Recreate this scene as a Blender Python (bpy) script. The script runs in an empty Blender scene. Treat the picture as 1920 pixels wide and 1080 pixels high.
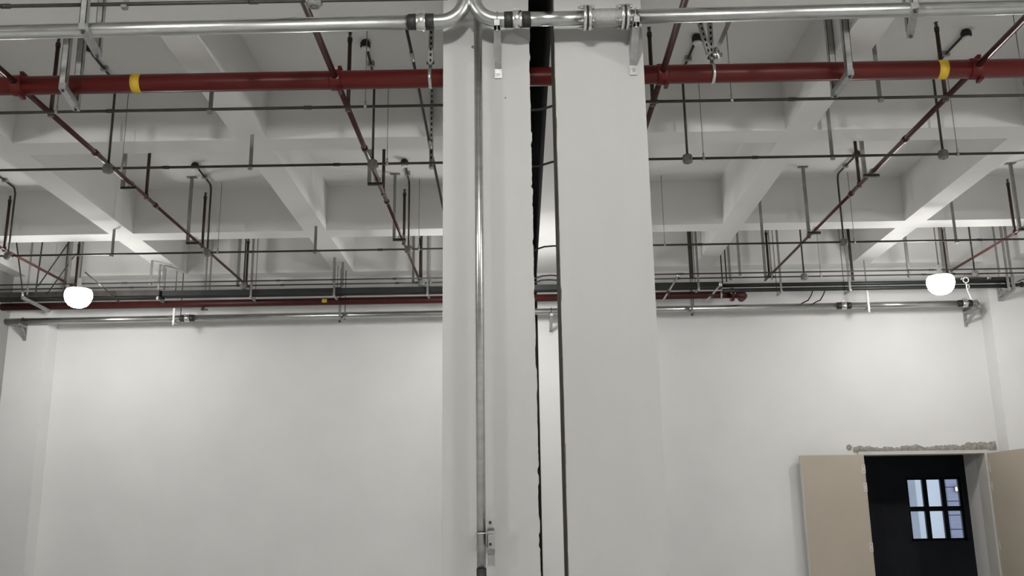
import bpy, math, random
from mathutils import Vector, Matrix

random.seed(7)
S = bpy.context.scene
COL = S.collection

# ------------------------------------------------------------------ camera, world, exposure
cam_data = bpy.data.cameras.new('camera')
cam_data.sensor_width = 36.0
cam_data.lens = 1822.1 / 1920 * 36.0
cam_data.clip_end = 200
cam = bpy.data.objects.new('camera', cam_data)
COL.objects.link(cam)
cam.matrix_world = Matrix(((0.99985087, 0.01622888, 0.00590486, 0.0),
                           (0.009595, -0.23774283, -0.97128074, 0.0),
                           (-0.01435896, 0.97119255, -0.23786309, 1.6),
                           (0, 0, 0, 1)))
S.camera = cam

world = bpy.data.worlds.new('rainy_sky')
S.world = world
world.use_nodes = True
bg = world.node_tree.nodes['Background']
bg.inputs[0].default_value = (0.60, 0.68, 0.78, 1)
bg.inputs[1].default_value = 1.7

S.view_settings.view_transform = 'Standard'
S.view_settings.look = 'None'
S.view_settings.exposure = 0.0
S.view_settings.gamma = 1.0
S.view_settings.use_curve_mapping = False

LAMP_FAR = 93.0      # emission of the two lamps by the back wall
LAMP_NEAR = 335.0    # emission of the lamps over and behind the photographer
LAMP_SIDE = 400.0

# ------------------------------------------------------------------ materials
def mat(name, color, rough=0.6, metal=0.0, var=0.06, scale=6.0, bump=0.0, bscale=60.0, stretch=None, emit=None, spec=0.5):
    m = bpy.data.materials.new(name)
    m.use_nodes = True
    nt = m.node_tree
    b = nt.nodes['Principled BSDF']
    b.inputs['Roughness'].default_value = rough
    b.inputs['Metallic'].default_value = metal
    b.inputs['Specular IOR Level'].default_value = spec
    if emit:
        b.inputs['Base Color'].default_value = (*color, 1)
        b.inputs['Emission Color'].default_value = (*color, 1)
        b.inputs['Emission Strength'].default_value = emit
        return m
    tc = nt.nodes.new('ShaderNodeTexCoord')
    src = tc.outputs['Object']
    if stretch:
        mp = nt.nodes.new('ShaderNodeMapping')
        mp.inputs['Scale'].default_value = stretch
        nt.links.new(src, mp.inputs['Vector'])
        src = mp.outputs['Vector']
    n = nt.nodes.new('ShaderNodeTexNoise')
    n.inputs['Scale'].default_value = scale
    n.inputs['Detail'].default_value = 4
    nt.links.new(src, n.inputs['Vector'])
    r = nt.nodes.new('ShaderNodeValToRGB')
    r.color_ramp.elements[0].position = 0.3
    r.color_ramp.elements[1].position = 0.7
    r.color_ramp.elements[0].color = (*[c * (1 - var) for c in color], 1)
    r.color_ramp.elements[1].color = (*[min(1, c * (1 + var)) for c in color], 1)
    nt.links.new(n.outputs['Fac'], r.inputs['Fac'])
    nt.links.new(r.outputs['Color'], b.inputs['Base Color'])
    if bump:
        n2 = nt.nodes.new('ShaderNodeTexNoise')
        n2.inputs['Scale'].default_value = bscale
        n2.inputs['Detail'].default_value = 5
        nt.links.new(tc.outputs['Object'], n2.inputs['Vector'])
        bp = nt.nodes.new('ShaderNodeBump')
        bp.inputs['Strength'].default_value = bump
        bp.inputs['Distance'].default_value = 0.01
        nt.links.new(n2.outputs['Fac'], bp.inputs['Height'])
        nt.links.new(bp.outputs['Normal'], b.inputs['Normal'])
    return m

M = dict(
    plaster=mat('white_plaster', (0.755, 0.75, 0.742), 0.9, var=0.025, scale=1.6, bump=0.08, bscale=25, spec=0.2),
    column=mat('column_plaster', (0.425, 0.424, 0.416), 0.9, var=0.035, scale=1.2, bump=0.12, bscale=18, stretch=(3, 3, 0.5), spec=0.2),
    ceil=mat('ceiling_paint', (0.77, 0.765, 0.745), 0.92, var=0.03, scale=1.2, bump=0.1, bscale=12, spec=0.2),
    cement=mat('grey_cement_render', (0.32, 0.315, 0.305), 0.95, var=0.12, scale=2, bump=0.2, bscale=20),
    raw=mat('raw_concrete', (0.17, 0.145, 0.115), 0.95, var=0.3, scale=9, bump=0.4, bscale=40),
    void=mat('joint_gap_shade', (0.012, 0.011, 0.010), 0.95, var=0.3, scale=5),  # near black: the shade of the open joint put into the colour
    floor=mat('concrete_floor', (0.55, 0.55, 0.545), 0.7, var=0.12, scale=1.2, bump=0.1, bscale=30),
    mortar=mat('rough_mortar', (0.30, 0.285, 0.26), 0.95, var=0.3, scale=22, bump=0.9, bscale=45),
    galv=mat('galvanized_steel', (0.50, 0.51, 0.50), 0.28, 1.0, var=0.12, scale=9, stretch=(0.6, 3, 3)),
    zinc=mat('zinc_strut', (0.42, 0.425, 0.42), 0.5, 0.85, var=0.15, scale=20),
    chrome=mat('bright_zinc', (0.72, 0.72, 0.70), 0.25, 1.0, var=0.08, scale=30),
    braid=mat('braided_hose', (0.36, 0.36, 0.35), 0.6, 0.7, var=0.12, scale=60, bump=0.5, bscale=250),
    red=mat('red_pipe_paint', (0.102, 0.012, 0.010), 0.34, var=0.12, scale=5, stretch=(0.5, 3, 3), spec=0.25),
    redthin=mat('red_branch_paint', (0.066, 0.018, 0.016), 0.3, var=0.2, scale=7, spec=0.4),
    wallred=mat('dark_red_wall_pipe', (0.050, 0.010, 0.009), 0.45, var=0.15, scale=5, spec=0.25),
    darkred=mat('dark_red_sprig', (0.030, 0.008, 0.008), 0.5, var=0.2, scale=9),
    yellow=mat('yellow_tape', (0.62, 0.42, 0.03), 0.5, var=0.06, scale=10),
    black=mat('black_rubber', (0.012, 0.012, 0.012), 0.55, var=0.2, scale=20),
    conduit=mat('dark_conduit', (0.045, 0.042, 0.038), 0.45, 0.3, var=0.25, scale=8),
    box=mat('grey_box_plastic', (0.19, 0.185, 0.175), 0.6, var=0.1, scale=25),
    strap=mat('flat_grey_strap', (0.26, 0.255, 0.245), 0.55, 0.4, var=0.12, scale=14),
    green=mat('dark_green_duct', (0.016, 0.020, 0.018), 0.5, var=0.25, scale=5),
    brass=mat('sprinkler_brass', (0.20, 0.17, 0.13), 0.4, 0.8, var=0.1, scale=20),
    white=mat('white_cord', (0.80, 0.80, 0.77), 0.6, var=0.04, scale=20),
    door=mat('beige_door_paint', (0.46, 0.405, 0.33), 0.5, var=0.035, scale=1.5),
    frame=mat('door_frame_paint', (0.58, 0.56, 0.53), 0.6, var=0.05, scale=4),
    steel_black=mat('black_window_steel', (0.010, 0.012, 0.018), 0.5, var=0.15, scale=8),
    dim=mat('unlit_wall_shade', (0.045, 0.047, 0.055), 0.85, var=0.12, scale=2, bump=0.1),  # pale walls in an unlit room; their shade is put into this colour
    facade=mat('white_facade', (0.74, 0.76, 0.77), 0.85, var=0.04, scale=2),
    facade_grey=mat('grey_facade', (0.40, 0.42, 0.45), 0.85, var=0.06, scale=2),
    cladding=mat('purple_grey_cladding', (0.33, 0.33, 0.42), 0.8, var=0.08, scale=3, stretch=(0.4, 1, 4)),
    lampfar=mat('lamp_glow', (1.0, 0.99, 0.965), emit=LAMP_FAR),
    lampnear=mat('lamp_glow_near', (1.0, 0.985, 0.955), emit=LAMP_NEAR),
    lampside=mat('lamp_glow_side', (1.0, 0.985, 0.955), emit=LAMP_SIDE),
    outlamp=mat('outdoor_lamp_glow', (1, 1, 1), emit=6.0),
)
gm = bpy.data.materials.new('window_glass')
gm.use_nodes = True
_b = gm.node_tree.nodes['Principled BSDF']
_b.inputs['Transmission Weight'].default_value = 1.0
_b.inputs['Roughness'].default_value = 0.0
_b.inputs['IOR'].default_value = 1.05
_b.inputs['Base Color'].default_value = (0.93, 0.96, 1.0, 1)
M['glass'] = gm

# ------------------------------------------------------------------ mesh helpers (world coordinates, metres)
class B:
    def __init__(self):
        self.v, self.f, self.s = [], [], []
    def face(self, idx, smooth=False):
        self.f.append(tuple(idx)); self.s.append(smooth)
    def box(self, x0, x1, y0, y1, z0, z1):
        o = len(self.v)
        self.v += [(x, y, z) for z in (z0, z1) for y in (y0, y1) for x in (x0, x1)]
        for q in ((0, 2, 3, 1), (4, 5, 7, 6), (0, 1, 5, 4), (2, 6, 7, 3), (0, 4, 6, 2), (1, 3, 7, 5)):
            self.face([o + i for i in q])
        return self
    def bar(self, p, q, w, t, side=(0, 1, 0)):
        """rectangular bar from p to q; w across `side`, t along the other normal"""
        p, q = Vector(p), Vector(q)
        d = (q - p).normalized()
        a = Vector(side); a = (a - d * a.dot(d)).normalized()
        b = d.cross(a)
        o = len(self.v)
        for c in (p, q):
            for sa, sb in ((-1, -1), (1, -1), (1, 1), (-1, 1)):
                self.v.append(tuple(c + a * sa * w / 2 + b * sb * t / 2))
        for i in range(4):
            j = (i + 1) % 4
            self.face((o + i, o + j, o + 4 + j, o + 4 + i))
        self.face((o + 3, o + 2, o + 1, o)); self.face((o + 4, o + 5, o + 6, o + 7))
        return self
    def tube(self, pts, r, n=12, caps=True, closed=False):
        pts = [Vector(p) for p in pts]
        k = len(pts)
        rr = r if isinstance(r, (list, tuple)) else [r] * k
        o = len(self.v)
        up = None
        for i, p in enumerate(pts):
            if closed:
                d = (pts[(i + 1) % k] - pts[i - 1]).normalized()
            else:
                d = (pts[min(i + 1, k - 1)] - pts[max(i - 1, 0)]).normalized()
            if up is None:
                h = Vector((0, 0, 1)) if abs(d.z) < 0.9 else Vector((0, 1, 0))
                up = (h - d * h.dot(d)).normalized()
            else:
                up = (up - d * up.dot(d)).normalized()
            sd = d.cross(up)
            sc = 1.0
            if 0 < i < k - 1 and not closed:
                a, c = (pts[i] - pts[i - 1]).normalized(), (pts[i + 1] - pts[i]).normalized()
                sc = 1.0 / max(0.6, math.cos(a.angle(c, 0.0) / 2))
            for j in range(n):
                t = 2 * math.pi * j / n
                self.v.append(tuple(p + (up * math.cos(t) + sd * math.sin(t)) * rr[i] * sc))
        for i in range(k if closed else k - 1):
            i2 = (i + 1) % k
            for j in range(n):
                j2 = (j + 1) % n
                self.face((o + i * n + j, o + i * n + j2, o + i2 * n + j2, o + i2 * n + j), True)
        if caps and not closed:
            self.face([o + j for j in reversed(range(n))])
            self.face([o + (k - 1) * n + j for j in range(n)])
        return self
    def ring(self, c, axis, R, r, n=20, m=8):
        c, ax = Vector(c), Vector(axis).normalized()
        h = Vector((0, 0, 1)) if abs(ax.z) < 0.9 else Vector((1, 0, 0))
        a = (h - ax * h.dot(ax)).normalized(); b = ax.cross(a)
        return self.tube([c + (a * math.cos(2 * math.pi * i / n) + b * math.sin(2 * math.pi * i / n)) * R for i in range(n)], r, m, closed=True)
    def lathe(self, c, prof, n=24, axis='z'):
        """prof: (radius, height) list about the axis through c"""
        c = Vector(c); o = len(self.v)
        for (r, h) in prof:
            for j in range(n):
                t = 2 * math.pi * j / n
                u, w = r * math.cos(t), r * math.sin(t)
                self.v.append(tuple(c + (Vector((u, w, h)) if axis == 'z' else Vector((h, u, w)) if axis == 'x' else Vector((w, h, u)))))
        for i in range(len(prof) - 1):
            for j in range(n):
                j2 = (j + 1) % n
                self.face((o + i * n + j, o + i * n + j2, o + (i + 1) * n + j2, o + (i + 1) * n + j), True)
        self.face([o + j for j in reversed(range(n))])
        self.face([o + (len(prof) - 1) * n + j for j in range(n)])
        return self

def objs(name, bs, m, parent):
    return [obj(name, b, m, parent) for b in bs]

def root_of(o):
    while o.parent: o = o.parent
    return o

def obj(name, b, m, parent=None):
    me = bpy.data.meshes.new(name)
    off = root_of(parent).location.copy() if parent else Vector((0, 0, 0))
    me.from_pydata([tuple(Vector(v) - off) for v in b.v], [], b.f)
    me.polygons.foreach_set('use_smooth', b.s)
    me.update()
    me.materials.append(M[m])
    o = bpy.data.objects.new(name, me)
    COL.objects.link(o)
    if parent: o.parent = parent
    return o

def tag(o, label, cat, group=None):
    o['label'] = label; o['category'] = cat
    if group: o['group'] = group
    return o

def thing(name, loc, label, cat, group=None):
    o = bpy.data.objects.new(name, None)
    o.empty_display_size = 0.1
    COL.objects.link(o); o.location = loc
    return tag(o, label, cat, group)

def struct(name, b, m, parent=None):
    o = obj(name, b, m, parent)
    o['kind'] = 'structure'
    return o

def dup(root, loc, label=None, group=None):
    r = root.copy(); COL.objects.link(r); r.location = loc
    if label: r['label'] = label
    if group: r['group'] = group
    for ch in list(root.children):
        c = ch.copy(); COL.objects.link(c); c.parent = r
        for g in list(ch.children):
            d = g.copy(); COL.objects.link(d); d.parent = c
    return r

# ------------------------------------------------------------------ the setting
XL, XR, YF, YB = -7.31, 7.31, -9.0, 13.9     # room: side walls, wall behind the camera, back wall
ZC, ZB = 5.80, 5.22                          # slab soffit and beam soffit
J0, J1 = 0.105, 0.285                        # the expansion joint runs through beams, wall and columns

struct('floor', B().box(XL - .3, XR + .3, YF - .3, 18.6, -.2, 0), 'floor')
struct('wall_left', B().box(XL - .25, XL, YF - .25, YB + .25, 0, 6.0), 'cement')
struct('wall_right', B().box(XR, XR + .25, YF - .25, YB + .25, 0, 6.0), 'plaster')
struct('wall_front', B().box(XL, XR, YF - .25, YF, 0, 6.0), 'plaster')

DX0, DX1, DZ = 4.80, 6.535, 2.50             # door opening
wb = B()
wb.box(XL, J0, YB, YB + .25, 0, 6.0)
wb.box(J1, DX0, YB, YB + .25, 0, 6.0)
wb.box(DX0, DX1, YB, YB + .25, DZ + .05, 6.0)
wb.box(DX1, XR, YB, YB + .25, 0, 6.0)
wall_back = struct('wall_back', wb, 'plaster')
struct('joint_shade_backing', B().box(J0 - .1, J1 + .1, YB + .26, YB + .34, 0, 6.0), 'void', wall_back)  # dark sheet added behind the open slot for its shade
pl = B().box(XL, -6.74, 13.60, YB, 0, ZC)
struct('pilaster', pl, 'plaster', wall_back)
pr = B().box(6.735, XR, 13.60, YB, 0, ZC)
struct('pilaster', pr, 'plaster', wall_back)

cb = B()
cb.box(XL - .25, J0, YF - .25, YB + .3, ZC, ZC + .2)
cb.box(J1, XR + .25, YF - .25, YB + .3, ZC, ZC + .2)
ceiling = struct('ceiling', cb, 'ceil')
struct('joint_shade_backing', B().box(J0 - .02, J1 + .02, YF, YB + .3, ZC + .2, ZC + .3), 'void', ceiling)  # dark sheet closing the slot, coloured as the shade up there
def beam(x0, x1, y0, y1, m='ceil'):
    return struct('beam', B().box(x0, x1, y0, y1, ZB, ZC), m, ceiling)
YBEAMS = [(-7.31, -7.12), (-5.10, -4.80), (-2.66, -2.38), (-.47, J0), (J1, .855), (2.57, 2.83), (4.83, 5.10), (7.10, 7.31)]
XBEAMS = [(-6.0, -5.6), (-3.0, -2.7), (0.0, .4), (3.0, 3.3), (5.95, 6.42), (8.65, 8.95), (11.60, 11.90), (13.62, 13.9)]
for x0, x1 in YBEAMS: beam(x0, x1, YF, YB)
edges = [XL] + [v for p in YBEAMS for v in p] + [XR]
for y0, y1 in XBEAMS:
    for a, c in zip(edges[0::2], edges[1::2]):
        if c - a > .3: beam(a, c, y0, y1)
# the joint's own faces are near black, the deep gap's shade put into their colour
struct('joint_face', B().box(J0 - .001, J0 + .004, YF, YB, ZB + .005, ZC + .2), 'void', ceiling)
struct('joint_face', B().box(J1 - .004, J1 + .001, YF, YB, ZB + .005, ZC + .2), 'void', ceiling)

# --- the two columns at the expansion joint, plaster broken along the joint edges
def column(x0, x1, rag, label):
    """box column whose edge on the joint side (rag = 'x0' or 'x1') is ragged"""
    y0, y1 = 5.90, 6.50
    b = B(); n = 260
    rnd = random.Random(3 if rag == 'x1' else 9)
    zs = [ZB * i / n for i in range(n + 1)]
    xr = []
    cur = 0
    for i in range(n + 1):
        if rnd.random() < .22: cur = rnd.uniform(-.005, .004)
        if rnd.random() < .03: cur = rnd.uniform(-.013, -.005)
        xr.append(cur + rnd.uniform(-.0012, .0012))
    sgn = 1 if rag == 'x1' else -1
    far = x0 if rag == 'x1' else x1
    near = x1 if rag == 'x1' else x0
    amp = 1.0 if rag == 'x1' else .35
    for i, z in enumerate(zs):
        e = near + sgn * xr[i] * amp
        b.v += [(far, y0, z), (e, y0, z), (e, y0 + .04, z), (near - sgn * .012, y0 + .05, z), (near - sgn * .012, y1, z), (far, y1, z)]
    for i in range(n):
        o = i * 6
        for j in range(6):
            q = (o + j, o + (j + 1) % 6, o + 6 + (j + 1) % 6, o + 6 + j)
            b.face(q if sgn > 0 else tuple(reversed(q)))
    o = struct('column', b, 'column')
    o['label'] = label
    s = B().box(min(near, near - sgn * .013), max(near - sgn * .004, near - sgn * .013), y0 + .052, y1, 0, ZB)
    struct('joint_face', s, 'raw', o)
    return o
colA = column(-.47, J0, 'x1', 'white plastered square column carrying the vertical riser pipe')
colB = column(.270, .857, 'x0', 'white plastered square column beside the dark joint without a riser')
# drill hole and small plaster chips on the faces
chip = B().lathe((-.272, 5.9, 4.70), [(.012, -.003), (.010, .001)], 8, 'y')
struct('plaster_chip', chip, 'raw', colA)
struct('plaster_chip', B().lathe((-.06, 5.9, 4.33), [(.006, -.002), (.005, .001)], 8, 'y'), 'raw', colA)

# --- doorway
dfr = B()
dfr.box(DX0 - .05, DX1 + .05, YB - .02, YB + .27, DZ, DZ + .048)
dfr.box(DX0 - .05, DX0 + .012, YB - .02, YB + .27, 0, DZ)
dfr.box(DX1 - .012, DX1 + .05, YB - .02, YB + .27, 0, DZ)
door_frame = struct('door_1', dfr, 'frame')
rnd = random.Random(5)
lm = B(); nx = 90; top = []
cur = .0
for i in range(nx + 1):
    cur = .7 * cur + rnd.uniform(-.018, .022)
    t = i / nx
    top.append(2.602 + .035 * t * t + cur * .7 + (.012 if t > .78 else 0))
for i in range(nx + 1):
    x = 4.70 + (6.70 - 4.70) * i / nx
    d = YB - .018 + rnd.uniform(-.012, .010)
    lm.v += [(x, YB + .01, 2.55), (x, d, 2.55), (x, d + rnd.uniform(-.006, .006), .5 * (2.55 + top[i])), (x, YB - .004, top[i]), (x, YB + .01, top[i])]
for i in range(nx):
    for j in range(4):
        lm.face((i * 5 + j, i * 5 + j + 1, i * 5 + 6 + j, i * 5 + 5 + j))
lo = struct('rough_lintel', lm, 'mortar', door_frame)
struct('mortar_lump', B().lathe((4.64, YB, 2.61), [(.035, -.02), (.04, -.005), (.02, .0)], 8, 'y'), 'mortar', door_frame)

# door leaves (each lifts off its hinges)
def leaf(hx, hy, ang, label, flip):
    """leaf hinged at (hx,hy); ang = direction of the free edge, degrees from +x"""
    t = thing('door_leaf', (hx, hy, 0), label, 'door leaf')
    d = Vector((math.cos(math.radians(ang)), math.sin(math.radians(ang)), 0))
    n = Vector((-d.y, d.x, 0)) * flip
    w, th, h = .885, .068, 2.485
    p = Vector((hx, hy, 0))
    b = B()
    b.bar(p + Vector((0, 0, .012 + h / 2)) , p + d * w + Vector((0, 0, .012 + h / 2)), h, th, (0, 0, 1))
    panel = obj('panel', b, 'door', t)
    e = B()
    e.bar(p + d * (w + .002) + Vector((0, 0, .012)), p + d * (w + .002) + Vector((0, 0, h + .012)), th + .004, .006, n)
    obj('edge_strip', e, 'frame', t)
    for z in (.35, 1.25, 2.05, 2.30):
        k = B()
        c = p + d * .02 + n * (th / 2) + Vector((0, 0, z))
        k.bar(c - Vector((0, 0, .06)), c + Vector((0, 0, .06)), .05, .004, d)
        hg = obj('hinge', k, 'frame', t)
        for dz in (-.035, .035):
            c2 = c + n * .003 + Vector((0, 0, dz))
            obj('screw', B().tube([c2 - n * .002, c2 + n * .002], .006, 8), 'conduit', hg)
    return t
leaf(4.785, 13.80, 181.5, 'beige door leaf folded flat back against the white wall', 1)
leaf(6.575, 13.86, -84, 'beige door leaf swung out beside the corner pilaster', -1)

# room behind the door, with its window to the outside
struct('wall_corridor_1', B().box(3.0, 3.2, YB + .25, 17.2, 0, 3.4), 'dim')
cr = B()
cr.box(7.70, 7.9, YB + .25, 17.2, 0, 3.4)
cr.box(DX1 + .005, 7.70, YB + .252, 14.60, 0, 3.4)
struct('wall_corridor_2', cr, 'plaster')
WX0, WX1, WZ0, WZ1 = 6.585, 7.535, 1.25, 2.315
fb = B()
fb.box(3.0, WX0, 17.0, 17.2, 0, 3.4); fb.box(WX1, 7.9, 17.0, 17.2, 0, 3.4)
fb.box(WX0, WX1, 17.0, 17.2, 0, WZ0); fb.box(WX0, WX1, 17.0, 17.2, WZ1, 3.4)
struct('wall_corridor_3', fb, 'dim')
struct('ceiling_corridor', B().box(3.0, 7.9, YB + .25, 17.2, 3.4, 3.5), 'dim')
wf = B()
FW = .045
wf.box(WX0, WX1, 17.05, 17.10, WZ0, WZ0 + FW); wf.box(WX0, WX1, 17.05, 17.10, WZ1 - FW, WZ1)
wf.box(WX0, WX0 + FW, 17.05, 17.10, WZ0, WZ1); wf.box(WX1 - FW, WX1, 17.05, 17.10, WZ0, WZ1)
window = struct('window_1', wf, 'steel_black')
px = [WX0 + FW, 6.840, 6.900, 7.165, 7.245, WX1 - FW]
px = [WX0 + FW, 6.875, 6.955, 7.185, 7.265, WX1 - FW]
zm = .5 * (WZ0 + WZ1)
for a, c in ((1, 2), (3, 4)):
    struct('mullion', B().box(px[a], px[c], 17.05, 17.10, WZ0 + FW, WZ1 - FW), 'steel_black', window)
struct('transom', B().box(WX0 + FW, WX1 - FW, 17.045, 17.105, zm - .04, zm + .04), 'steel_black', window)
for a, c in ((0, 1), (2, 3), (4, 5)):
    for z0, z1 in ((WZ0 + FW, zm - .04), (zm + .04, WZ1 - FW)):
        struct('pane', B().box(px[a], px[c], 17.072, 17.078, z0, z1), 'glass', window)
struct('window_sill', B().box(WX0 - .02, WX1 + .06, 16.96, 17.05, WZ0 - .03, WZ0), 'dim', window)

# the building across the yard
nb = thing('neighbour_building', (9.6, 22.2, 0), 'pale building across the yard seen through the six-pane window', 'building')
obj('facade', B().box(6.0, 9.34, 22.0, 22.4, -.2, 7), 'facade', nb)
obj('pilaster', B().box(8.1, 8.66, 21.85, 22.0, -.2, 7), 'facade_grey', nb)
cl = None
for i in range(22):
    z = -.1 + i * .3
    obj('cladding_board', B().box(9.36, 14.0, 21.9 - .004 * (i % 2), 22.2, z, z + .285), 'cladding', nb)
obj('cladding_backing', B().box(9.34, 14.0, 22.2, 22.4, -.2, 7), 'facade_grey', nb)
ol = thing('outdoor_lamp', (9.57, 21.86, 2.26), 'small white lamp glowing on the grey cladding outside the window', 'lamp')
obj('lamp_body', B().box(9.52, 9.64, 21.84, 21.895, 2.20, 2.31), 'box', ol)
obj('lamp_lens', B().box(9.53, 9.63, 21.82, 21.838, 2.21, 2.28), 'outlamp', ol)
struct('ground_yard', B().box(2.0, 20, 18.6, 40, -.25, -.05), 'floor')

# ------------------------------------------------------------------ lamps
def lamp(x, y, z, m, label):
    t = thing('pendant_lamp', (x, y, z), label, 'lamp', None)
    obj('diffuser', B().lathe((x, y, z), [(.02, -.185), (.07, -.177), (.115, -.152), (.149, -.106), (.166, -.052), (.167, -.005), (.158, .028), (.140, .046)], 28), m, t)
    obj('housing', B().lathe((x, y, z), [(.142, .044), (.150, .047), (.14, .058), (.06, .072), (.030, .09), (.022, .20)], 28), 'white', t)
    obj('rod', B().tube([(x, y, z + .19), (x, y, ZC)], .008, 8), 'strap', t)
    obj('ceiling_rose', B().lathe((x, y, ZC), [(.05, -.03), (.05, 0)], 16), 'strap', t)
    return t
lamp(-5.60, 12.0, 4.56, 'lampfar', 'glowing white pendant lamp near the wall corner away from the door')
lamp(5.36, 12.0, 4.55, 'lampfar', 'glowing white pendant lamp hanging above the open doorway')
lamp(-.12, 12.0, 4.56, 'lampfar', 'glowing white pendant lamp hidden behind the riser column, lighting the wall')
lamp(-.10, 2.2, 5.08, 'lampnear', 'white pendant lamp over the middle of the hall behind the photographer')
lamp(-5.90, 1.6, 4.97, 'lampside', 'white pendant lamp by the side wall in front of the columns, away from door')
lamp(5.90, 1.6, 4.97, 'lampside', 'white pendant lamp by the side wall in front of the columns, door side')

# ------------------------------------------------------------------ galvanized pipe across the columns
def zp(x): return 4.785 + .0078 * x
YP, RP = 5.70, .047
def arc(cx, cz, R, a0, a1, n=10, y=YP):
    return [(cx + R * math.cos(math.radians(a0 + (a1 - a0) * i / n)), y, cz + R * math.sin(math.radians(a0 + (a1 - a0) * i / n))) for i in range(n + 1)]
gp = thing('galvanized_pipe', (-.285, YP, 4.78), 'large galvanized pipe with swept tee, couplings and flanges crossing both columns', 'pipe')
obj('pipe_section', B().tube([(XL, YP, zp(XL)), (-.60, YP, zp(-.6))], RP, 24), 'galv', gp)
zl, zr, R = zp(-.46), zp(-.1), .16
obj('elbow', B().tube([(-.60, YP, zp(-.6)), (-.54, YP, zl)] + arc(-.315 - R, zl + R, R, -90, 0) + [(-.315, YP, 5.15)], RP, 24), 'galv', gp)
obj('elbow', B().tube([(.02, YP, zp(.02)), (-.04, YP, zr)] + arc(-.255 + R, zr + R, R, -90, -180) + [(-.255, YP, 5.15)], RP, 24), 'galv', gp)
obj('vertical_pipe', B().tube([(-.285, YP, 4.99), (-.285, YP, ZB - .002)], .060, 24), 'galv', gp)
def coupling(x, parent, y=YP, z=None, r=RP, w=.17, s=1.0):
    z = zp(x) if z is None else z
    objs('rubber_sleeve', [B().lathe((x, y, z), [(r + .001, -w / 2), (r + .005, -w / 2 + .003), (r + .006, -w * .18), (r + .001, -w * .17)], 24, 'x'),
                           B().lathe((x, y, z), [(r + .001, w * .17), (r + .006, w * .18), (r + .005, w / 2 - .003), (r + .001, w / 2)], 24, 'x')], 'black', parent)
    c = obj('clamp_band', B().lathe((x, y, z), [(r + .006, -w * .18), (r + .011, -w * .165), (r + .011, w * .165), (r + .006, w * .18)], 24, 'x'), 'chrome', parent)
    obj('clamp_lug', B().box(x - w * .15, x + w * .15, y - .016, y + .016, z + r + .006, z + r + .028), 'chrome', c)
coupling(-.598, gp); coupling(.025, gp)
obj('pipe_section', B().tube([(.02, YP, zp(.02)), (.47, YP, zp(.47))], RP, 24), 'galv', gp)
def flange(x, parent):
    z = zp(x)
    for dx in (-.016, .016):
        pr = [(RP, -.010), (.080, -.010), (.083, -.006), (.083, .006), (.080, .010), (RP, .010)]
        f = obj('flange', B().lathe((x + dx, YP, z), pr, 28, 'x'), 'chrome', parent)
        if dx > 0:
            for k in range(4):
                a = math.radians(45 + 90 * k)
                y, zz = YP + .068 * math.cos(a), z + .068 * math.sin(a)
                bb = B().tube([(x - .062, y, zz), (x + .062 - dx, y, zz)], .007, 8)
                for q in (-.036, .036):
                    bb.tube([(x + q - .007, y, zz), (x + q + .007, y, zz)], .014, 6)
                obj('bolt', bb, 'zinc', f)
    obj('gasket', B().lathe((x, YP, z), [(RP, -.006), (.079, -.006), (.079, .006), (RP, .006)], 28, 'x'), 'black', parent)
flange(.478, gp); flange(.722, gp)
hose = B().lathe((.6, YP, zp(.6)), [(.049, -.11), (.053, -.10), (.056, -.05), (.057, 0), (.056, .05), (.053, .10), (.049, .11)], 24, 'x')
obj('flexible_hose', hose, 'braid', gp)
obj('pipe_section', B().tube([(.73, YP, zp(.73)), (XR, YP, zp(XR))], RP, 24), 'galv', gp)

# cantilever brackets on the columns
def bracket(x, label):
    z = zp(x) - RP
    t = thing('pipe_bracket', (x, 5.9, z), label, 'bracket', None)
    a = B()
    a.box(x - .021, x - .018, 5.60, 5.895, z - .045, z); a.box(x + .018, x + .021, 5.60, 5.895, z - .045, z)
    a.box(x - .021, x + .021, 5.60, 5.895, z - .003, z)
    a.box(x - .021, x + .021, 5.60, 5.604, z - .045, z)
    obj('arm', a, 'zinc', t)
    g = B()
    for sx in (-.020, .020):
        o = len(g.v)
        for dx in (-.002, .002):
            g.v += [(x + sx + dx, 5.66, z - .045), (x + sx + dx, 5.89, z - .045), (x + sx + dx, 5.89, z - .20)]
        for q in ((0, 1, 2), (5, 4, 3), (0, 3, 4, 1), (1, 4, 5, 2), (2, 5, 3, 0)):
            g.face([o + i for i in q])
    g.bar((x, 5.66, z - .047), (x, 5.885, z - .20), .044, .005, (1, 0, 0))
    obj('gusset', g, 'zinc', t)
    p = B().box(x - .024, x + .024, 5.889, 5.898, z - .27, z + .03)
    plate = obj('wall_plate', p, 'zinc', t)
    s = B().lathe((x, 5.889, z - .235), [(.012, -.014), (.012, 0)], 6, 'y')
    s.lathe((x, 5.889, z - .235), [(.016, -.003), (.016, 0)], 12, 'y')
    obj('anchor_bolt', s, 'chrome', plate)
    u = B()
    pts = [(x, YP - RP - .006, z - .05)] + [(x, YP - (RP + .006) * math.cos(math.pi * i / 12), zp(x) + (RP + .006) * math.sin(math.pi * i / 12)) for i in range(13)] + [(x, YP + RP + .006, z - .05)]
    u.tube(pts, .005, 8)
    obj('u_bolt', u, 'chrome', t)
    objs('nut', [B().lathe((x, yy, z - .055), [(.011, -.01), (.011, .006)], 6) for yy in (YP - RP - .006, YP + RP + .006)], 'zinc', t)
    return t
bracket(-.105, 'zinc cantilever bracket under the galvanized pipe on the riser column')
bracket(.785, 'zinc cantilever bracket beside the flange on the plain column')

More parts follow.
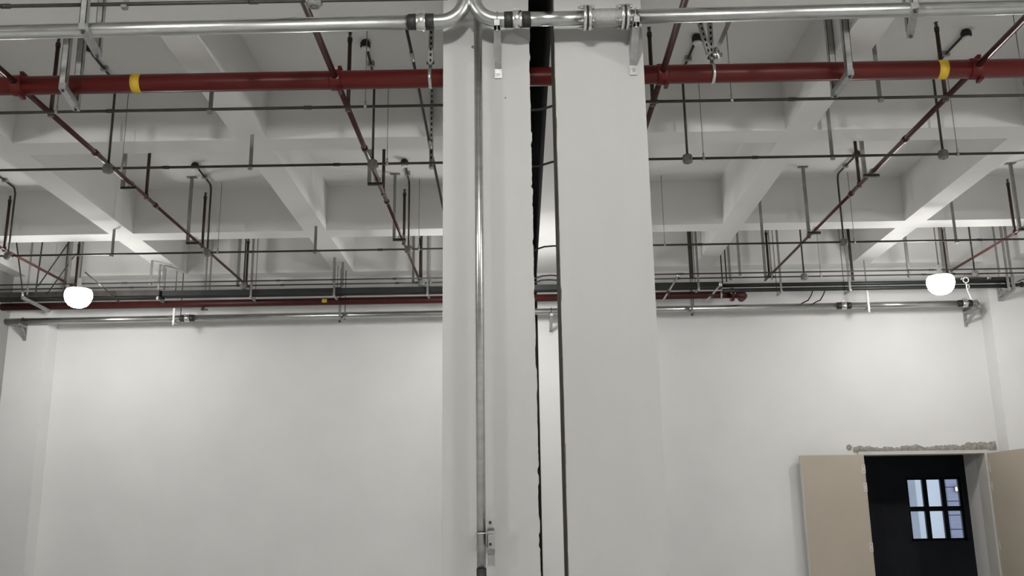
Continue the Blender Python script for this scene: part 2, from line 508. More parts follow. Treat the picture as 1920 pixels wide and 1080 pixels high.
# riser down the column
rs = thing('riser_pipe', (-.235, 5.815, .3), 'thin galvanized riser pipe standing against the column face', 'pipe')
obj('pipe_section', B().tube([(-.235, 5.815, 1.36), (-.235, 5.815, 5.2)], .026, 20), 'galv', rs)
obj('rubber_sleeve', B().tube([(-.235, 5.815, 1.18), (-.235, 5.815, 1.365)], .0285, 20), 'black', rs)
obj('pipe_section', B().tube([(-.235, 5.815, .0), (-.235, 5.815, 1.2)], .026, 20), 'galv', rs)
rc = thing('riser_clip', (-.19, 5.9, 1.56), 'small zinc clip plate holding the riser pipe to the column', 'bracket')
k = B()
k.box(-.200, -.158, 5.80, 5.806, 1.475, 1.575); k.box(-.200, -.196, 5.80, 5.899, 1.48, 1.575); k.box(-.200, -.158, 5.893, 5.899, 1.44, 1.575)
obj('plate', k, 'zinc', rc)
k = B().box(-.203, -.160, 5.79, 5.899, 1.588, 1.592)
k.box(-.203, -.165, 5.79, 5.794, 1.59, 1.645)
obj('tab', k, 'zinc', rc)
k = B().ring((-.235, 5.815, 1.562), (0, 0, 1), .030, .0045)
k.bar((-.21, 5.80, 1.562), (-.165, 5.80, 1.562), .012, .006)
obj('pipe_ring', k, 'chrome', rc)
objs('screw', [B().lathe((-.182, 5.793, z), [(.009, -.008), (.009, .004)], 8, 'y') for z in (1.50, 1.622)], 'conduit', rc)

# trapeze hangers (strut frame hung from the slab with a foot under the pipe)
def trapeze(x0, x1, y0, y1, z, ztop, label, w=.042, foot_over=.03, m='zinc'):
    """near leg at (x0,y0), far leg at (x1,y1), cross foot at height z"""
    t = thing('trapeze_hanger', (x0, y0, ztop), label, 'pipe hanger')
    for x, y in ((x0, y0), (x1, y1)):
        b = B()
        b.box(x - w / 2, x - w / 2 + .004, y - w / 2, y + w / 2, z, ztop)
        b.box(x + w / 2 - .004, x + w / 2, y - w / 2, y + w / 2, z, ztop)
        b.box(x - w / 2, x + w / 2, y - w / 2, y - w / 2 + .004, z, ztop)
        obj('strut_leg', b, m, t)
    d = (Vector((x1, y1, 0)) - Vector((x0, y0, 0))).normalized() * foot_over
    f = B()
    f.bar((x0 - d.x, y0 - d.y, z - w / 2), (x1 + d.x, y1 + d.y, z - w / 2), w, w, (1, 0, 0))
    ft = obj('cross_foot', f, m, t)
    objs('nut', [B().lathe((x, y, z - w), [(.012, -.012), (.012, .003)], 6) for x, y in ((x0, y0), (x1, y1))], 'conduit', ft)
    return t
trapeze(-2.72, -2.77, 5.55, 5.88, zp(-2.7) - RP - .002, ZB, 'zinc trapeze hanger carrying the galvanized pipe beyond the riser column')
trapeze(2.53, 2.63, 5.55, 5.88, zp(2.6) - RP - .002, ZB, 'zinc trapeze hanger carrying the galvanized pipe on the door side')

# ------------------------------------------------------------------ red sprinkler main
YM, ZM, RM = 6.97, 5.00, .073
BR = [-6.32, -3.875, -1.39, 1.15, 3.58, 6.10]
main = thing('sprinkler_main', (0, YM, ZM), 'thick red sprinkler main with yellow bands running behind the columns', 'pipe')
obj('pipe_section', B().tube([(XL, YM, ZM), (XR, YM, ZM)], RM, 28), 'red', main)
for x in (-2.945, 3.32):
    obj('yellow_band', B().lathe((x, YM, ZM), [(RM + .0012, -.036), (RM + .0018, 0), (RM + .0012, .036)], 28, 'x'), 'yellow', main)
def saddle(x, parent):
    s = obj('saddle_clamp', B().lathe((x, YM, ZM), [(RM + .002, -.045), (RM + .010, -.035), (RM + .010, .035), (RM + .002, .045)], 24, 'x'), 'red', parent)
    for sz in (-1, 1):
        b = B().box(x - .014 + .03, x + .014 + .03, YM - .04, YM + .04, ZM + sz * (RM + .018) - .012, ZM + sz * (RM + .018) + .012)
        b.tube([(x + .03, YM - .055, ZM + sz * (RM + .018)), (x + .03, YM + .055, ZM + sz * (RM + .018))], .007, 8)
        obj('saddle_bolt', b, 'red', s)
for x in BR: saddle(x, main)
trapeze(-3.44, -3.50, 6.80, 7.15, ZM - RM - .004, ZC, 'zinc trapeze hanger carrying the red main near its yellow band, away from door', .05)
trapeze(2.543, 2.543, 6.80, 7.15, ZM - RM - .004, ZC, 'zinc trapeze hanger carrying the red main on the door side', .05)

def slotted(p, q, w=.03, t=.02, n=12):
    t = .036
    """perforated strut channel: two rails, two flanges and a rung between every two slots"""
    p, q = Vector(p), Vector(q); d = q - p
    b = B()
    for s in (-1, 1):
        off = Vector((s * w * .36, 0, 0))
        b.bar(p + off, q + off, .004, w * .28)
        off2 = Vector((s * w * .5, t / 2, 0))
        b.bar(p + off2, q + off2, t, .003)
    for i in range(n + 1):
        a = p + d * (i / n)
        e = d.normalized() * (d.length / n * .23)
        b.bar(a - e, a + e, .004, w * .5)
    return b
def clevis(x, label, tilt, second=False):
    t = thing('clevis_hanger', (x, YM, ZC), label, 'pipe hanger')
    obj('pipe_ring', B().lathe((x, YM, ZM), [(RM + .002, -.012), (RM + .007, -.012), (RM + .007, .012), (RM + .002, .012)], 28, 'x'), 'chrome', t)
    y = BY = YM
    k = B().box(x - .012, x + .012, y - .012, y + .012, ZM + RM + .003, ZM + RM + .075)
    k.tube([(x - .03, y, ZM + RM + .06), (x + .03, y, ZM + RM + .06)], .012, 8)
    obj('clevis', k, 'conduit', t)
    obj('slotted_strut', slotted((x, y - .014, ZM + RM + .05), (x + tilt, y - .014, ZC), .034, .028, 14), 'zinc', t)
    obj('slot_shade_strip', B().bar((x, y + .004, ZM + RM + .06), (x + tilt, y + .004, ZC), .012, .027), 'black', t)  # black bar added behind the slots as the shade inside the channel
    obj('threaded_rod', B().tube([(x + .004, y + .030, ZM + RM + .05), (x + tilt + .004, y + .030, ZC)], .006, 8), 'zinc', t)
    if second:
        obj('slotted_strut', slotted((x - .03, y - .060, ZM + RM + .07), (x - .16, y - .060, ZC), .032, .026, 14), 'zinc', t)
        obj('slot_shade_strip', B().bar((x - .03, y - .042, ZM + RM + .08), (x - .16, y - .042, ZC), .012, .026), 'black', t)  # same added shade bar for the second strut
        b = B().bar((x + .035, y, ZM + RM + .10), (x + .32, y + .03, ZC), .03, .034)
        obj('diagonal_brace', b, 'zinc', t)
        b = B().tube([(x + .0, y - .02, ZM + RM + .075), (x + .075, y - .01, ZM + RM + .075)], .024, 12)
        b.tube([(x + .03, y - .03, ZM + RM + .13), (x + .05, y - .03, ZM + RM + .03)], .016, 8)
        obj('swivel_joint', b, 'chrome', t)
        obj('swivel_pin', B().box(x + .02, x + .06, y - .024, y + .024, ZM + RM + .085, ZM + RM + .115), 'conduit', t)
    return t
clevis(-.655, 'slotted strut with clevis ring on the red main beside the riser column', .015)
clevis(1.545, 'two slotted struts and diagonal brace with ring on the red main', .01, True)

# ------------------------------------------------------------------ sprinkler branches with sprigs
def sprig(x, y, z, parent, h=.66, m='darkred'):
    s = obj('sprig_pipe', B().tube([(x, y, z), (x, y, z + h - .05)], .017, 12), m, parent)
    b = B().tube([(x, y, z - .025), (x, y, z + .03)], .024, 12)
    obj('tee_fitting', b, 'redthin', s)
    b = B()
    b.tube([(x, y, z + h - .05), (x, y, z + h - .015)], .022, 8)
    b.tube([(x, y, z + h - .015), (x, y, z + h + .02)], .007, 8)
    for sx in (-1, 1):
        b.tube([(x + sx * .014, y, z + h - .015), (x + sx * .012, y, z + h + .012), (x, y, z + h + .03)], .003, 6)
    b.lathe((x, y, z + h + .03), [(.018, 0), (.018, .003)], 12)
    obj('sprinkler_head', b, 'conduit', s)
BLAB = ['red sprinkler branch by the side wall away from the door',
        'red sprinkler branch with saddle beside the main trapeze hanger, away from door',
        'red sprinkler branch nearest the riser column, on its open side',
        'red sprinkler branch half hidden behind the plain column',
        'red sprinkler branch crossing the main beside its yellow band on the door side',
        'red sprinkler branch ending above the lamp over the doorway']
for i, x in enumerate(BR):
    t = thing('sprinkler_branch', (x, YM, ZM), BLAB[i], 'pipe')
    obj('pipe_section', B().tube([(x, 2.0, ZM), (x, YM - .07, ZM)], .025, 14), 'redthin', t)
    obj('pipe_section', B().tube([(x, YM + .07, ZM), (x, 9.9, ZM)], .023, 14), 'redthin', t)
    obj('pipe_section', B().tube([(x, 9.9, ZM), (x, 13.66, ZM)], .017, 14), 'redthin', t)
    obj('reducer', B().tube([(x, 9.86, ZM), (x, 9.90, ZM), (x, 9.94, ZM)], [.029, .029, .022], 14), 'redthin', t)
    for y in (7.50, 9.62, 11.46, 13.42):
        sprig(x, y, ZM, t)
    obj('branch_coupling', B().tube([(x, 8.35, ZM), (x, 8.42, ZM)], .030, 14), 'redthin', t)

# L hangers under the branches
def l_hanger(x, y, label, first=[None]):
    if first[0] is None:
        t = thing('angle_hanger', (0, 0, ZC), label, 'pipe hanger')
        z = ZM - .032
        obj('strip', B().bar((-.085, 0, z), (-.085, 0, ZC), .032, .034), 'strap', t)
        obj('foot', B().bar((-.10, 0, z - .012), (.055, 0, z - .012), .034, .026), 'conduit', t)
        obj('ceiling_plate', B().box(-.145, -.025, -.03, .03, ZC - .008, ZC), 'strap', t)
        obj('strap_band', B().ring((0, 0, ZM), (0, 1, 0), .031, .004, 14, 6), 'zinc', t)
        first[0] = t; t.location = (x, y, ZC); return t
    return dup(first[0], (x, y, ZC), label)
# (prototype is built at x=0,y=0 and moved)
bn = ['side-wall branch', 'branch second from riser column', 'branch nearest riser column',
      None, 'branch by the door-side yellow band', 'branch above the doorway lamp']
for i, x in enumerate(BR):
    if bn[i] is None: continue
    for y, w in ((9.22, 'between the ceiling beams'), (11.18, 'before second beam'), (13.30, 'by back wall')):
        if i in (0, 5) and y < 10: continue
        l_hanger(x, y, 'grey angle hanger under the %s, %s' % (bn[i], w))

# ------------------------------------------------------------------ black conduits with boxes, drops, straps and rods
ZK = 4.90
ROWS = {'A': (5.62, 'nearest thin dark conduit, above the galvanized pipe'),
        'B': (7.25, 'thin dark conduit just behind the red main'),
        'C': (8.52, 'thin dark conduit before the first ceiling beam'),
        'D': (11.40, 'thin dark conduit before the second ceiling beam'),
        'E': (12.83, 'thinner dark conduit between second beam and back wall'),
        'F': (13.08, 'thin dark conduit beside the back wall pipes')}
SIDE = {-1: 'away from the door', 1: 'on the door side'}
for r, (y, lab) in ROWS.items():
    for s in (-1, 1):
        x0, x1 = (XL, -.42) if s < 0 else (.60, XR)
        t = thing('conduit', (x0, y, ZK), '%s, %s' % (lab, SIDE[s]), 'conduit')
        rad = .0125 if r in 'ABCD' else .010
        obj('tube', B().tube([(x0, y, ZK), (x1, y, ZK)], rad, 10), 'conduit', t)
        objs('sleeve', [B().tube([(q, y, ZK), (q + .06, y, ZK)], rad + .004, 10) for q in ([-5.4, -3.3, -1.7] if s < 0 else [1.1, 2.2, 5.6])], 'conduit', t)
    # flexible jumper over the joint
    if r in 'BCDEF':
        rr = random.Random(ord(r)); a = rr.uniform(-.01, .015)
        pts = [(-.42, y, ZK), (-.25, y, ZK + .01), (-.05, y, ZK - .02 + a), (.12, y, ZK - .045 + a), (.22, y, ZK - .04 + a), (.33, y, ZK - .005 + a), (.45, y, ZK + .012), (.60, y, ZK)]
        tag(obj('joint_cable', B().tube(pts, .011, 8), 'black'), 'black flexible cable bridging the column joint, %s' %
            {'B': 'just behind the red main', 'C': 'before the first beam', 'D': 'before the second beam', 'E': 'highest of three by the back wall', 'F': 'nearest the back wall'}[r], 'cable')

# junction box on the conduit with a drop from the slab and an offset run to a ceiling outlet
def drop(x, y, label, first=[None]):
    if first[0] is None:
        t = thing('junction_drop', (0, 0, ZC), label, 'junction box')
        bx = obj('box', B().lathe((0, 0, ZK), [(.030, -.046), (.042, -.040), (.047, -.026), (.048, .012), (.042, .032), (.02, .044)], 18), 'box', t)
        lugs = B()
        for a in range(4):
            c, s = math.cos(a * math.pi / 2 + .4), math.sin(a * math.pi / 2 + .4)
            lugs.lathe((.048 * c, .048 * s, ZK - .012), [(.008, -.012), (.008, .012)], 8)
        lugs.lathe((0, 0, ZK - .046), [(.012, -.006), (.014, .002)], 8)
        obj('screw_lug', lugs, 'box', bx)['kind'] = 'stuff'
        obj('drop_tube', B().tube([(0, 0, ZK + .03), (0, 0, 5.70), (0, -.02, 5.75), (0, -.05, 5.77)], .0115, 10), 'conduit', t)
        obj('offset_tube', B().tube([(0, -.05, 5.77), (.02, -.62, 5.775)], .0115, 10), 'conduit', t)
        obj('tube_clip', B().box(-.022, .042, -.30, -.27, 5.755, ZC), 'zinc', t)
        ou = obj('ceiling_outlet', B().lathe((.02, -.68, ZC), [(.040, -.070), (.046, -.06), (.046, -.025), (.03, 0)], 14), 'black', t)
        obj('outlet_ring', B().lathe((.02, -.68, ZC), [(.030, -.092), (.038, -.086), (.038, -.069)], 14), 'white', ou)
        first[0] = t; t.location = (x, y, ZC); return t
    return dup(first[0], (x, y, ZC), label)
DX = {'A': [-1.28], 'C': [-3.81, -1.335, 1.60, 3.975], 'D': [-6.23, -3.79, -1.325, 3.98], 'F': [-3.81, -1.335, 3.97, 6.33]}
where = {'A': 'above the galvanized pipe', 'C': 'before first ceiling beam', 'D': 'before second ceiling beam', 'F': 'near back wall'}
by = {-6.23: 'by the side wall', -3.81: 'second from riser column', -3.79: 'second from riser column', -1.28: 'near the riser column',
      -1.335: 'first from riser column', -1.325: 'first from riser column', 1.60: 'first from plain column', 3.975: 'second from plain column',
      3.98: 'second from plain column', 3.97: 'second from plain column', 6.33: 'beyond doorway lamp'}
for r, xs in DX.items():
    for x in xs:
        drop(x, ROWS[r][0], 'round grey junction box with drop tube %s, %s' % (where[r], by[x]))

# flat straps from the beam sides
def strap(x, y, label, ztop=5.62, first=[None], m='strap'):
    if first[0] is None:
        t = thing('strap_hanger', (0, 0, ZC), label, 'strap hanger')
        obj('strap', B().box(-.017, .017, .012, .018, ZK - .03, ZC), 'strap', t)
        obj('bottom_hook', B().box(-.017, .017, -.022, .018, ZK - .034, ZK - .014), 'strap', t)
        obj('fixing_plate', B().box(-.022, .022, .0, .03, ZC - .01, ZC), 'strap', t)
        first[0] = t; t.location = (x, y, ZC); return t
    return dup(first[0], (x, y, ZC), label)
SX = {'A': [-2.50], 'B': [-2.46, 2.94], 'C': [-2.48, 2.95], 'D': [-4.96, -2.47, 3.0, 5.35], 'E': [-5.02, -2.51, 3.03, 5.33], 'F': [-4.94, -2.44, 2.95, 5.42]}
wd = {'A': 'nearest conduit', 'B': 'conduit behind red main', 'C': 'conduit before first beam',
      'D': 'conduit before second beam', 'E': 'conduit after second beam', 'F': 'conduit beside back wall'}
for r, xs in SX.items():
    for x in xs:
        # straps hang beside the longitudinal beams
        for a, c in YBEAMS:
            if a - .03 < x < c + .03: x = (c + .022) if x > 0 else x
        s_ = -1 if x < 0 else 1
        w_ = ('first beam past riser column' if -3.2 < x < 0 else 'first beam past plain column' if 0 < x < 4
              else 'second beam past riser column' if x < 0 else 'second beam past plain column')
        strap(x, ROWS[r][0], 'flat grey strap on the %s, at %s' % (wd[r], w_))

# thin rods with saddle clamps
def rod(x, y, label, first=[None]):
    if first[0] is None:
        t = thing('rod_hanger', (0, 0, ZC), label, 'rod hanger')
        obj('rod', B().tube([(0, 0, ZK + .02), (0, 0, ZC)], .0038, 6), 'strap', t)
        obj('saddle', B().lathe((0, 0, ZK), [(.015, -.011), (.019, -.011), (.019, .011), (.015, .011)], 12, 'x'), 'zinc', t)
        obj('nut', B().lathe((0, 0, ZK + .02), [(.010, 0), (.010, .03)], 6), 'zinc', t)
        first[0] = t; t.location = (x, y, ZC); return t
    return dup(first[0], (x, y, ZC), label)
RX = {'B': [-3.70, -1.205, 1.745, 4.10], 'C': [-3.68, -1.20, 1.75, 4.11], 'D': [-3.66, -1.20, 1.80, 4.11], 'F': [-3.69, -1.21, 1.75, 4.20]}
for r, xs in RX.items():
    for x in xs:
        w_ = {-4: 'second from riser column', -2: 'first from riser column', 1: 'first from plain column', 4: 'second from plain column'}[math.floor(x)]
        rod(x, ROWS[r][0], 'thin rod with saddle on the %s, %s' % (wd[r], w_))

# ------------------------------------------------------------------ long slanting tube near the riser column
lt = thing('slanting_tube', (-.80, 7.7, 5.1), 'thin dark slanting tube descending behind the red main beside the riser column', 'conduit')
obj('tube', B().tube([(-.905, 6.55, 5.745), (-.845, 7.45, 5.40), (-.80, 8.50, 5.08), (-.74, 9.80, 4.70), (-.70, 10.4, 4.58)], .013, 10), 'conduit', lt)
obj('sleeve', B().tube([(-.803, 8.44, 5.10), (-.797, 8.56, 5.06)], .018, 10), 'zinc', lt)
obj('sleeve', B().tube([(-.852, 7.36, 5.434), (-.845, 7.45, 5.40)], .018, 10), 'zinc', lt)
obj('top_clip', B().box(-.935, -.875, 6.50, 6.60, 5.73, ZC), 'zinc', lt)
t = thing('slotted_hanger', (-.795, 8.64, ZC), 'slotted strut hanging behind the slanting tube beside the riser column', 'strap hanger')
obj('slot_shade_strip', B().bar((-.795, 8.598, 4.90), (-.79, 8.598, ZC), .012, .026), 'black', t)  # added black bar, makes the slots look shaded
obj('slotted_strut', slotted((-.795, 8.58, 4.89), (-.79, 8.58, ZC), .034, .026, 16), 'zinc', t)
obj('foot', B().box(-.815, -.775, 8.56, 8.62, 4.872, 4.890), 'zinc', t)

# ------------------------------------------------------------------ services along the back wall
# red pipe ending in a flanged elbow
rp = thing('wall_red_pipe', (0, 13.36, 4.72), 'dark red pipe along the back wall ending in a flanged elbow', 'pipe')
obj('pipe_section', B().tube([(XL, 13.36, 4.715), (3.02, 13.36, 4.725)], .052, 18), 'wallred', rp)
obj('elbow', B().tube([(3.0, 13.36, 4.725), (3.10, 13.36, 4.725), (3.17, 13.39, 4.725), (3.20, 13.46, 4.725), (3.20, 13.6, 4.725)], .056, 18), 'wallred', rp)
fl = obj('flange', B().lathe((3.02, 13.36, 4.725), [(.05, -.02), (.095, -.02), (.095, .02), (.05, .02)], 20, 'x'), 'wallred', rp)
for k in range(6):
    a = math.radians(60 * k); y, z = 13.36 + .078 * math.cos(a), 4.725 + .078 * math.sin(a)
    obj('flange_bolt', B().tube([(2.985, y, z), (3.055, y, z)], .009, 6), 'zinc', fl)
obj('ring_clamp', B().lathe((2.86, 13.36, 4.725), [(.053, -.012), (.060, -.012), (.060, .012), (.053, .012)], 18, 'x'), 'zinc', rp)
obj('yellow_label', B().box(-2.757, -2.69, 13.296, 13.310, 4.692, 4.742), 'yellow', rp)

# dark green duct and slim pipes above it
dt = thing('dark_duct', (0, 13.2, 4.82), 'dark green rectangular duct running above the red wall pipe', 'duct')
obj('duct_section', B().box(-4.95, -2.56, 13.10, 13.27, 4.778, 4.850), 'green', dt)
obj('duct_section', B().box(-2.46, 2.85, 13.10, 13.27, 4.778, 4.850), 'green', dt)
obj('joint_collar', B().box(-2.57, -2.45, 13.09, 13.28, 4.772, 4.857), 'black', dt)
tr = thing('cable_tray', (-6.1, 13.2, 4.82), 'grey cable tray near the wall corner away from the door', 'cable tray')
obj('tray_floor', B().box(XL, -4.97, 13.05, 13.28, 4.765, 4.772), 'green', tr)
obj('side_rail', B().box(XL, -4.97, 13.05, 13.057, 4.765, 4.85), 'conduit', tr)
obj('side_rail', B().box(XL, -4.97, 13.273, 13.28, 4.765, 4.85), 'conduit', tr)
traylab = ['front lower', 'middle lower', 'rear lower', 'front upper', 'rear upper']
for i, (yy, zz, rr_) in enumerate(((13.09, 4.80, .022), (13.14, 4.80, .022), (13.20, 4.80, .024), (13.12, 4.845, .02), (13.18, 4.848, .022))):
    tag(obj('tray_cable', B().tube([(XL, yy, zz), (-6.2, yy + .01, zz), (-4.98, yy, zz)], rr_, 8), 'black'),
        traylab[i] + ' black cable lying in the grey tray near the wall corner', 'cable', 'cables in the corner tray')
for z, lab in ((4.822, 'upper of two slim dark pipes above the doorway end of the wall'), (4.752, 'lower of two slim dark pipes above the doorway end of the wall')):
    t = thing('slim_dark_pipe', (2.9, 13.22, z), lab, 'pipe')
    obj('pipe_section', B().tube([(2.86, 13.22, z), (6.86, 13.22, z)], .028, 12), 'green', t)
    obj('end_cap', B().tube([(6.80, 13.22, z), (6.87, 13.22, z)], .034, 12), 'black', t)
t = thing('slim_dark_pipe', (6.0, 13.35, 4.93), 'short dark pipe with pale clamps beside the doorway lamp', 'pipe')
obj('pipe_section', B().tube([(6.15, 13.3, 4.885), (6.95, 13.3, 4.885)], .018, 12), 'conduit', t)
for x in (6.25, 6.62): obj('clamp', B().lathe((x, 13.3, 4.885), [(.019, -.03), (.028, -.025), (.028, .025), (.019, .03)], 12, 'x'), 'chrome', t)
# bracket and branch elbow at the pipes' end
t = thing('pipe_bracket', (6.9, 13.58, 4.8), 'zinc bracket with valve at the end of the slim dark pipes', 'bracket')
obj('wall_plate', B().box(6.86, 6.92, 13.56, 13.6, 4.62, 4.92), 'zinc', t)
obj('arm', B().box(6.865, 6.905, 13.16, 13.57, 4.675, 4.715), 'zinc', t)
obj('brace', B().bar((6.885, 13.2, 4.68), (6.885, 13.57, 4.63), .035, .03, (1, 0, 0)), 'zinc', t)
obj('post', B().box(6.868, 6.902, 13.15, 13.18, 4.70, 4.90), 'zinc', t)
t = thing('drain_valve', (7.0, 13.3, 4.78), 'small black valve beyond the ends of the slim dark pipes', 'valve')
obj('body', B().tube([(6.93, 13.26, 4.77), (7.09, 13.26, 4.78)], .026, 12), 'conduit', t)
obj('handle', B().bar((6.97, 13.22, 4.81), (7.10, 13.20, 4.86), .02, .012), 'black', t)
obj('ring', B().lathe((7.05, 13.26, 4.778), [(.027, -.02), (.04, -.015), (.04, .015), (.027, .02)], 12, 'x'), 'black', t)

# bright pipe just off the wall
ZW, YW, RW = 4.560, 13.5, .044
def zw(x): return 4.555 + .003 * x
wp = thing('wall_pipe', (0, YW, ZW), 'bright galvanized pipe along the top of the back wall', 'pipe')
obj('pipe_section', B().tube([(XL, YW, zw(XL)), (-4.72, YW, zw(-4.72))], RW, 20), 'galv', wp)
obj('pipe_section', B().tube([(-4.70, YW, zw(-4.7)), (4.62, YW, zw(4.62))], RW, 20), 'galv', wp)
obj('pipe_section', B().tube([(4.63, YW, zw(4.63)), (6.30, YW, zw(6.3))], RW, 20), 'galv', wp)
obj('elbow', B().tube([(6.30, YW, zw(6.3)), (6.40, YW, zw(6.4)), (6.47, YW + .02, zw(6.4)), (6.53, YW + .07, zw(6.4)), (6.56, YW + .14, zw(6.4)), (6.56, YW + .4, zw(6.4))], RW + .004, 20), 'zinc', wp)
for x in (-4.71, 4.62, 6.335): coupling(x, wp, YW, zw(x), RW, .20)

def wall_bracket(x, yw, label):
    z = zw(x) - RW
    t = thing('pipe_bracket', (x, yw, z), label, 'bracket')
    obj('arm', B().box(x - .02, x + .02, YW - .08, yw, z - .04, z), 'zinc', t)
    obj('gusset', B().bar((x, YW - .05, z - .04), (x, yw - .01, z - .17), .04, .03, (1, 0, 0)), 'zinc', t)
    obj('wall_plate', B().box(x - .024, x + .024, yw - .012, yw, z - .22, z + .04), 'zinc', t)
    u = B()
    u.tube([(x, YW - RW - .006, z - .05)] + [(x, YW - (RW + .006) * math.cos(math.pi * i / 10), zw(x) + (RW + .006) * math.sin(math.pi * i / 10)) for i in range(11)] + [(x, YW + RW + .006, z - .05)], .005, 8)
    obj('u_bolt', u, 'conduit', t)
    return t
wall_bracket(-7.06, 13.60, 'zinc bracket under the bright wall pipe on the corner pilaster')
wall_bracket(6.50, YB, 'zinc bracket under the bright wall pipe near its elbow')
wall_bracket(.47, YB, 'zinc bracket under the bright wall pipe glimpsed through the column joint')

def j_hanger(x, label, y=13.40, zt=ZC, white=False):
    z = zw(x) - RW
    t = thing('hook_hanger', (x, y, zt), label, 'pipe hanger')
    obj('strut', B().box(x - .014, x + .014, YW - .085, YW - .060, z - .05, 4.90), 'white' if white else 'strap', t)
    obj('foot', B().box(x - .016, x + .016, YW - .09, YW + .06, z - .025, z - .003), 'zinc', t)
    obj('bolt', B().lathe((x, YW - .072, z - .055), [(.014, -.02), (.018, .006)], 8), 'white' if white else 'conduit', t)
    obj('rod', B().tube([(x, YW - .072, 4.88), (x, YW - .072, zt)], .008, 8), 'strap', t)
    obj('back_rod', B().tube([(x + .05, YW + .055, z - .01), (x + .05, YW + .055, zt)], .006, 8), 'conduit', t)
    return t
j_hanger(-4.88, 'white hook hanger under the bright wall pipe beside its black coupling', white=True)
j_hanger(-2.525, 'grey hook hanger under the bright wall pipe below the yellow label')
j_hanger(2.455, 'grey hook hanger under the bright wall pipe, plain column side')
j_hanger(4.945, 'white hook hanger under the bright wall pipe beside the doorway lamp', white=True)

# hanger rods, strips and trays over the wall services
def wall_hanger(x, label, zb=4.74, strips=1, foot=True, m='strap', y=13.07, w=.026):
    t = thing('drop_hanger', (x, y, ZC), label, 'pipe hanger')
    for k in range(strips):
        xx = x + k * .06
        obj('strip', B().box(xx - w / 2, xx + w / 2, y - .012, y + .006, zb, ZC), m, t)
    if foot:
        obj('foot', B().box(x - .014, x + .014, y - .03, y + .22, zb - .02, zb), 'zinc', t)
        obj('rod', B().tube([(x, y + .225, zb - .02), (x, y + .225, ZC)], .006, 8), 'strap', t)
        obj('nut', B().lathe((x, y - .012, zb - .02), [(.012, -.018), (.014, .004)], 8), 'chrome', t)
    return t
wall_hanger(-4.99, 'grey drop hanger at the free end of the dark green duct', strips=1)
wall_hanger(-4.42, 'pair of faint grey drop strips over the dark green duct', strips=2, foot=False, zb=4.88, y=13.32, w=.02)
wall_hanger(-3.70, 'grey drop hanger with pale hook on the dark duct, second bay from riser column')
wall_hanger(-2.545, 'grey drop hanger at the black collar of the dark duct')
wall_hanger(-1.25, 'grey drop hanger with pale hook on the dark duct, first bay from riser column')
wall_hanger(-.86, 'three grey drop strips over the dark duct beside the riser column', strips=3, foot=False, zb=4.88, y=13.2, w=.022)
wall_hanger(2.40, 'broad dark drop strip over the red wall pipe beside the plain column', foot=False, zb=4.87, m='conduit', y=13.0, w=.055)
wall_hanger(2.50, 'grey drop hanger beside the broad dark strip near the plain column', zb=4.76)
wall_hanger(2.86, 'two black drop rods over the flanged end of the red pipe', strips=2, foot=False, zb=4.87, m='black', y=13.2, w=.014)
wall_hanger(3.52, 'slim grey drop hanger above the slim dark pipes, nearest the flanged elbow', foot=False, zb=4.86, w=.018)
wall_hanger(3.65, 'grey drop hanger with hook holding the slim dark pipes near the flanged elbow', zb=4.71, y=13.12)
wall_hanger(4.60, 'grey drop hanger holding the slim dark pipes beside the second black coupling', zb=4.71, w=.03, y=13.12)
wall_hanger(4.68, 'dark drop strip with ragged edge above the second black coupling', foot=False, zb=4.86, m='conduit', y=13.2, w=.035)
wall_hanger(5.98, 'slim grey drop strip just beyond the doorway lamp', foot=False, zb=4.86, w=.018)
wall_hanger(6.66, 'slim grey drop strip over the pale pipe clamps', foot=False, zb=4.90, w=.022)
wall_hanger(6.79, 'pair of grey drop strips at the end of the slim dark pipes', zb=4.70, strips=2, y=13.12, w=.03)

def arm(p, q, label):
    t = thing('brace_arm', q, label, 'brace')
    obj('tube', B().tube([p, q], .013, 8), 'zinc', t)
    obj('swivel', B().lathe(p, [(.02, -.03), (.028, 0), (.02, .03)], 10), 'chrome', t)
    k = Vector(p) * .35 + Vector(q) * .65
    obj('clamp', B().box(k.x - .022, k.x + .022, k.y - .022, k.y + .022, k.z - .02, k.z + .02), 'conduit', t)
arm((2.22, 13.03, 4.93), (1.99, 13.06, 4.57), 'zinc diagonal arm beside the plain column over the wall pipes')
arm((2.80, 13.05, 4.80), (2.59, 13.06, 4.56), 'zinc diagonal arm before the flanged end of the red pipe')

# seismic bracing in the corner away from the door
t = thing('seismic_brace', (-6.85, 13.0, ZC), 'zigzag of thin diagonal braces above the corner cable tray', 'brace')
for p, q, m, r_ in (((-7.06, 13.0, 5.78), (-6.83, 13.0, 4.78), 'conduit', .010), ((-6.78, 13.0, 5.79), (-6.78, 13.0, 4.80), 'strap', .012),
                    ((-6.61, 12.95, 5.79), (-6.64, 12.95, 4.78), 'conduit', .011), ((-6.17, 13.0, 5.72), (-6.64, 13.0, 4.92), 'conduit', .009),
                    ((-6.17, 13.02, 5.38), (-6.52, 13.02, 4.80), 'conduit', .008), ((-6.28, 13.0, 5.79), (-6.28, 13.0, 4.80), 'conduit', .009)):
    obj('brace_rod', B().tube([p, q], r_, 8), m, t)
obj('strip', B().box(-6.255, -6.215, 13.01, 13.02, 4.80, ZC), 'strap', t)
obj('strip', B().box(-6.11, -6.065, 13.01, 13.02, 4.80, ZC), 'strap', t)
t = thing('trapeze_hanger', (-6.8, 13.0, 4.76), 'zinc foot under the corner cable tray with its end bolt', 'pipe hanger')
obj('cross_foot', B().bar((-6.83, 12.97, 4.755), (-6.62, 13.36, 4.64), .04, .035, (1, 0, 0)), 'zinc', t)
obj('end_bolt', B().lathe((-6.83, 12.98, 4.79), [(.02, -.03), (.02, .05)], 8), 'chrome', t)
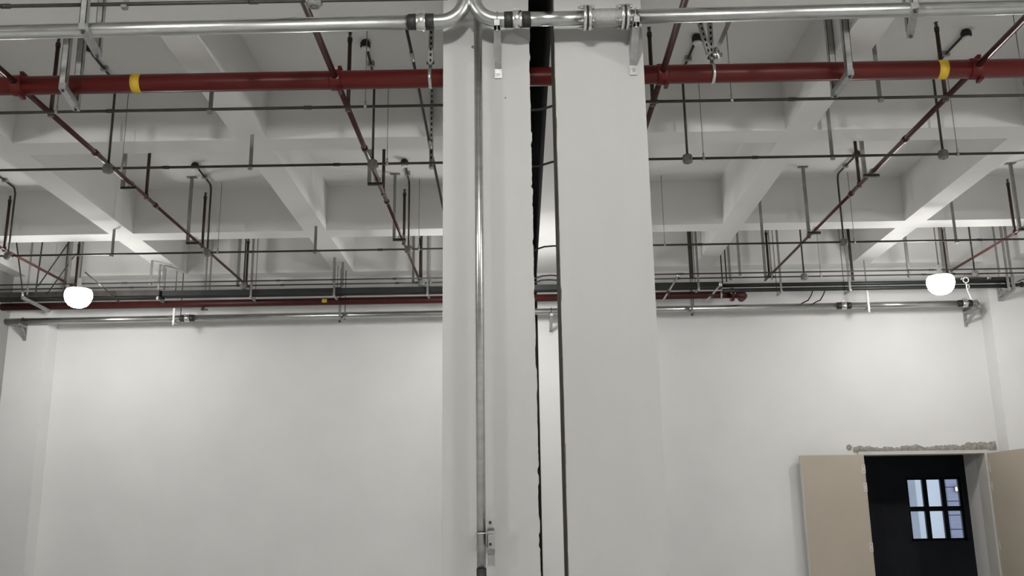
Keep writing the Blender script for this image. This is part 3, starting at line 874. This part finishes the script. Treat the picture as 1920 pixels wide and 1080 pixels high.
t = thing('slanting_tube', (-5.75, 12.7, 4.95), 'thin slanting tube from the corner lamp towards the back wall', 'conduit')
obj('tube', B().tube([(-5.82, 12.6, 5.0), (-5.68, 12.85, 4.86), (-5.50, 13.02, 4.68)], .010, 8), 'conduit', t)
obj('sleeve', B().tube([(-5.71, 12.80, 4.888), (-5.68, 12.85, 4.86)], .014, 8), 'zinc', t)

# looped white cord by the doorway lamp
t = thing('white_cord', (6.18, 13.05, 4.86), 'white knotted cord hanging beside the doorway lamp', 'cord')
b = B().ring((6.17, 13.03, 4.80), (.15, 1, .1), .036, .007, 16, 8)
obj('upper_loop', b, 'white', t)
b = B().ring((6.185, 13.03, 4.705), (-.2, 1, .2), .024, .006, 14, 8)
obj('lower_loop', b, 'white', t)
obj('tail', B().tube([(6.165, 13.03, 4.77), (6.165, 13.02, 4.73), (6.17, 13.03, 4.67), (6.185, 13.02, 4.60), (6.205, 13.03, 4.54), (6.232, 13.03, 4.515)], .0085, 8), 'white', t)
obj('hook', B().tube([(6.17, 13.03, 4.835), (6.17, 13.05, 4.86), (6.17, 13.08, 4.90)], .006, 8), 'zinc', t)
# two cables curling down to the wall pipe
for x, lab in ((4.12, 'black cable curling down to the bright wall pipe, nearer the flanged elbow'), (4.29, 'black cable curling down to the bright wall pipe, nearer the doorway lamp')):
    pts = [(x, 13.24, 4.73), (x - .01, 13.30, 4.68), (x - .03, 13.38, 4.63), (x - .075, 13.44, 4.615), (x - .11, 13.47, 4.598)]
    tag(obj('pipe_cable', B().tube(pts, .0085, 8), 'black'), lab, 'cable')
# black fitting under the red wall pipe ends
t = thing('drain_valve', (-4.42, 13.36, 4.66), 'small dark drain valve hanging below the red wall pipe', 'valve')
obj('body', B().tube([(-4.45, 13.36, 4.67), (-4.45, 13.36, 4.62)], .02, 10), 'conduit', t)
obj('handle', B().bar((-4.47, 13.33, 4.63), (-4.37, 13.33, 4.622), .025, .014), 'black', t)
t = thing('drain_valve', (-.84, 13.36, 4.68), 'dark valve on the red wall pipe beside the riser column', 'valve')
obj('body', B().tube([(-.88, 13.28, 4.80), (-.88, 13.28, 4.66)], .028, 12), 'conduit', t)
obj('handle', B().lathe((-.88, 13.28, 4.655), [(.03, -.02), (.036, 0), (.02, .01)], 12), 'black', t)
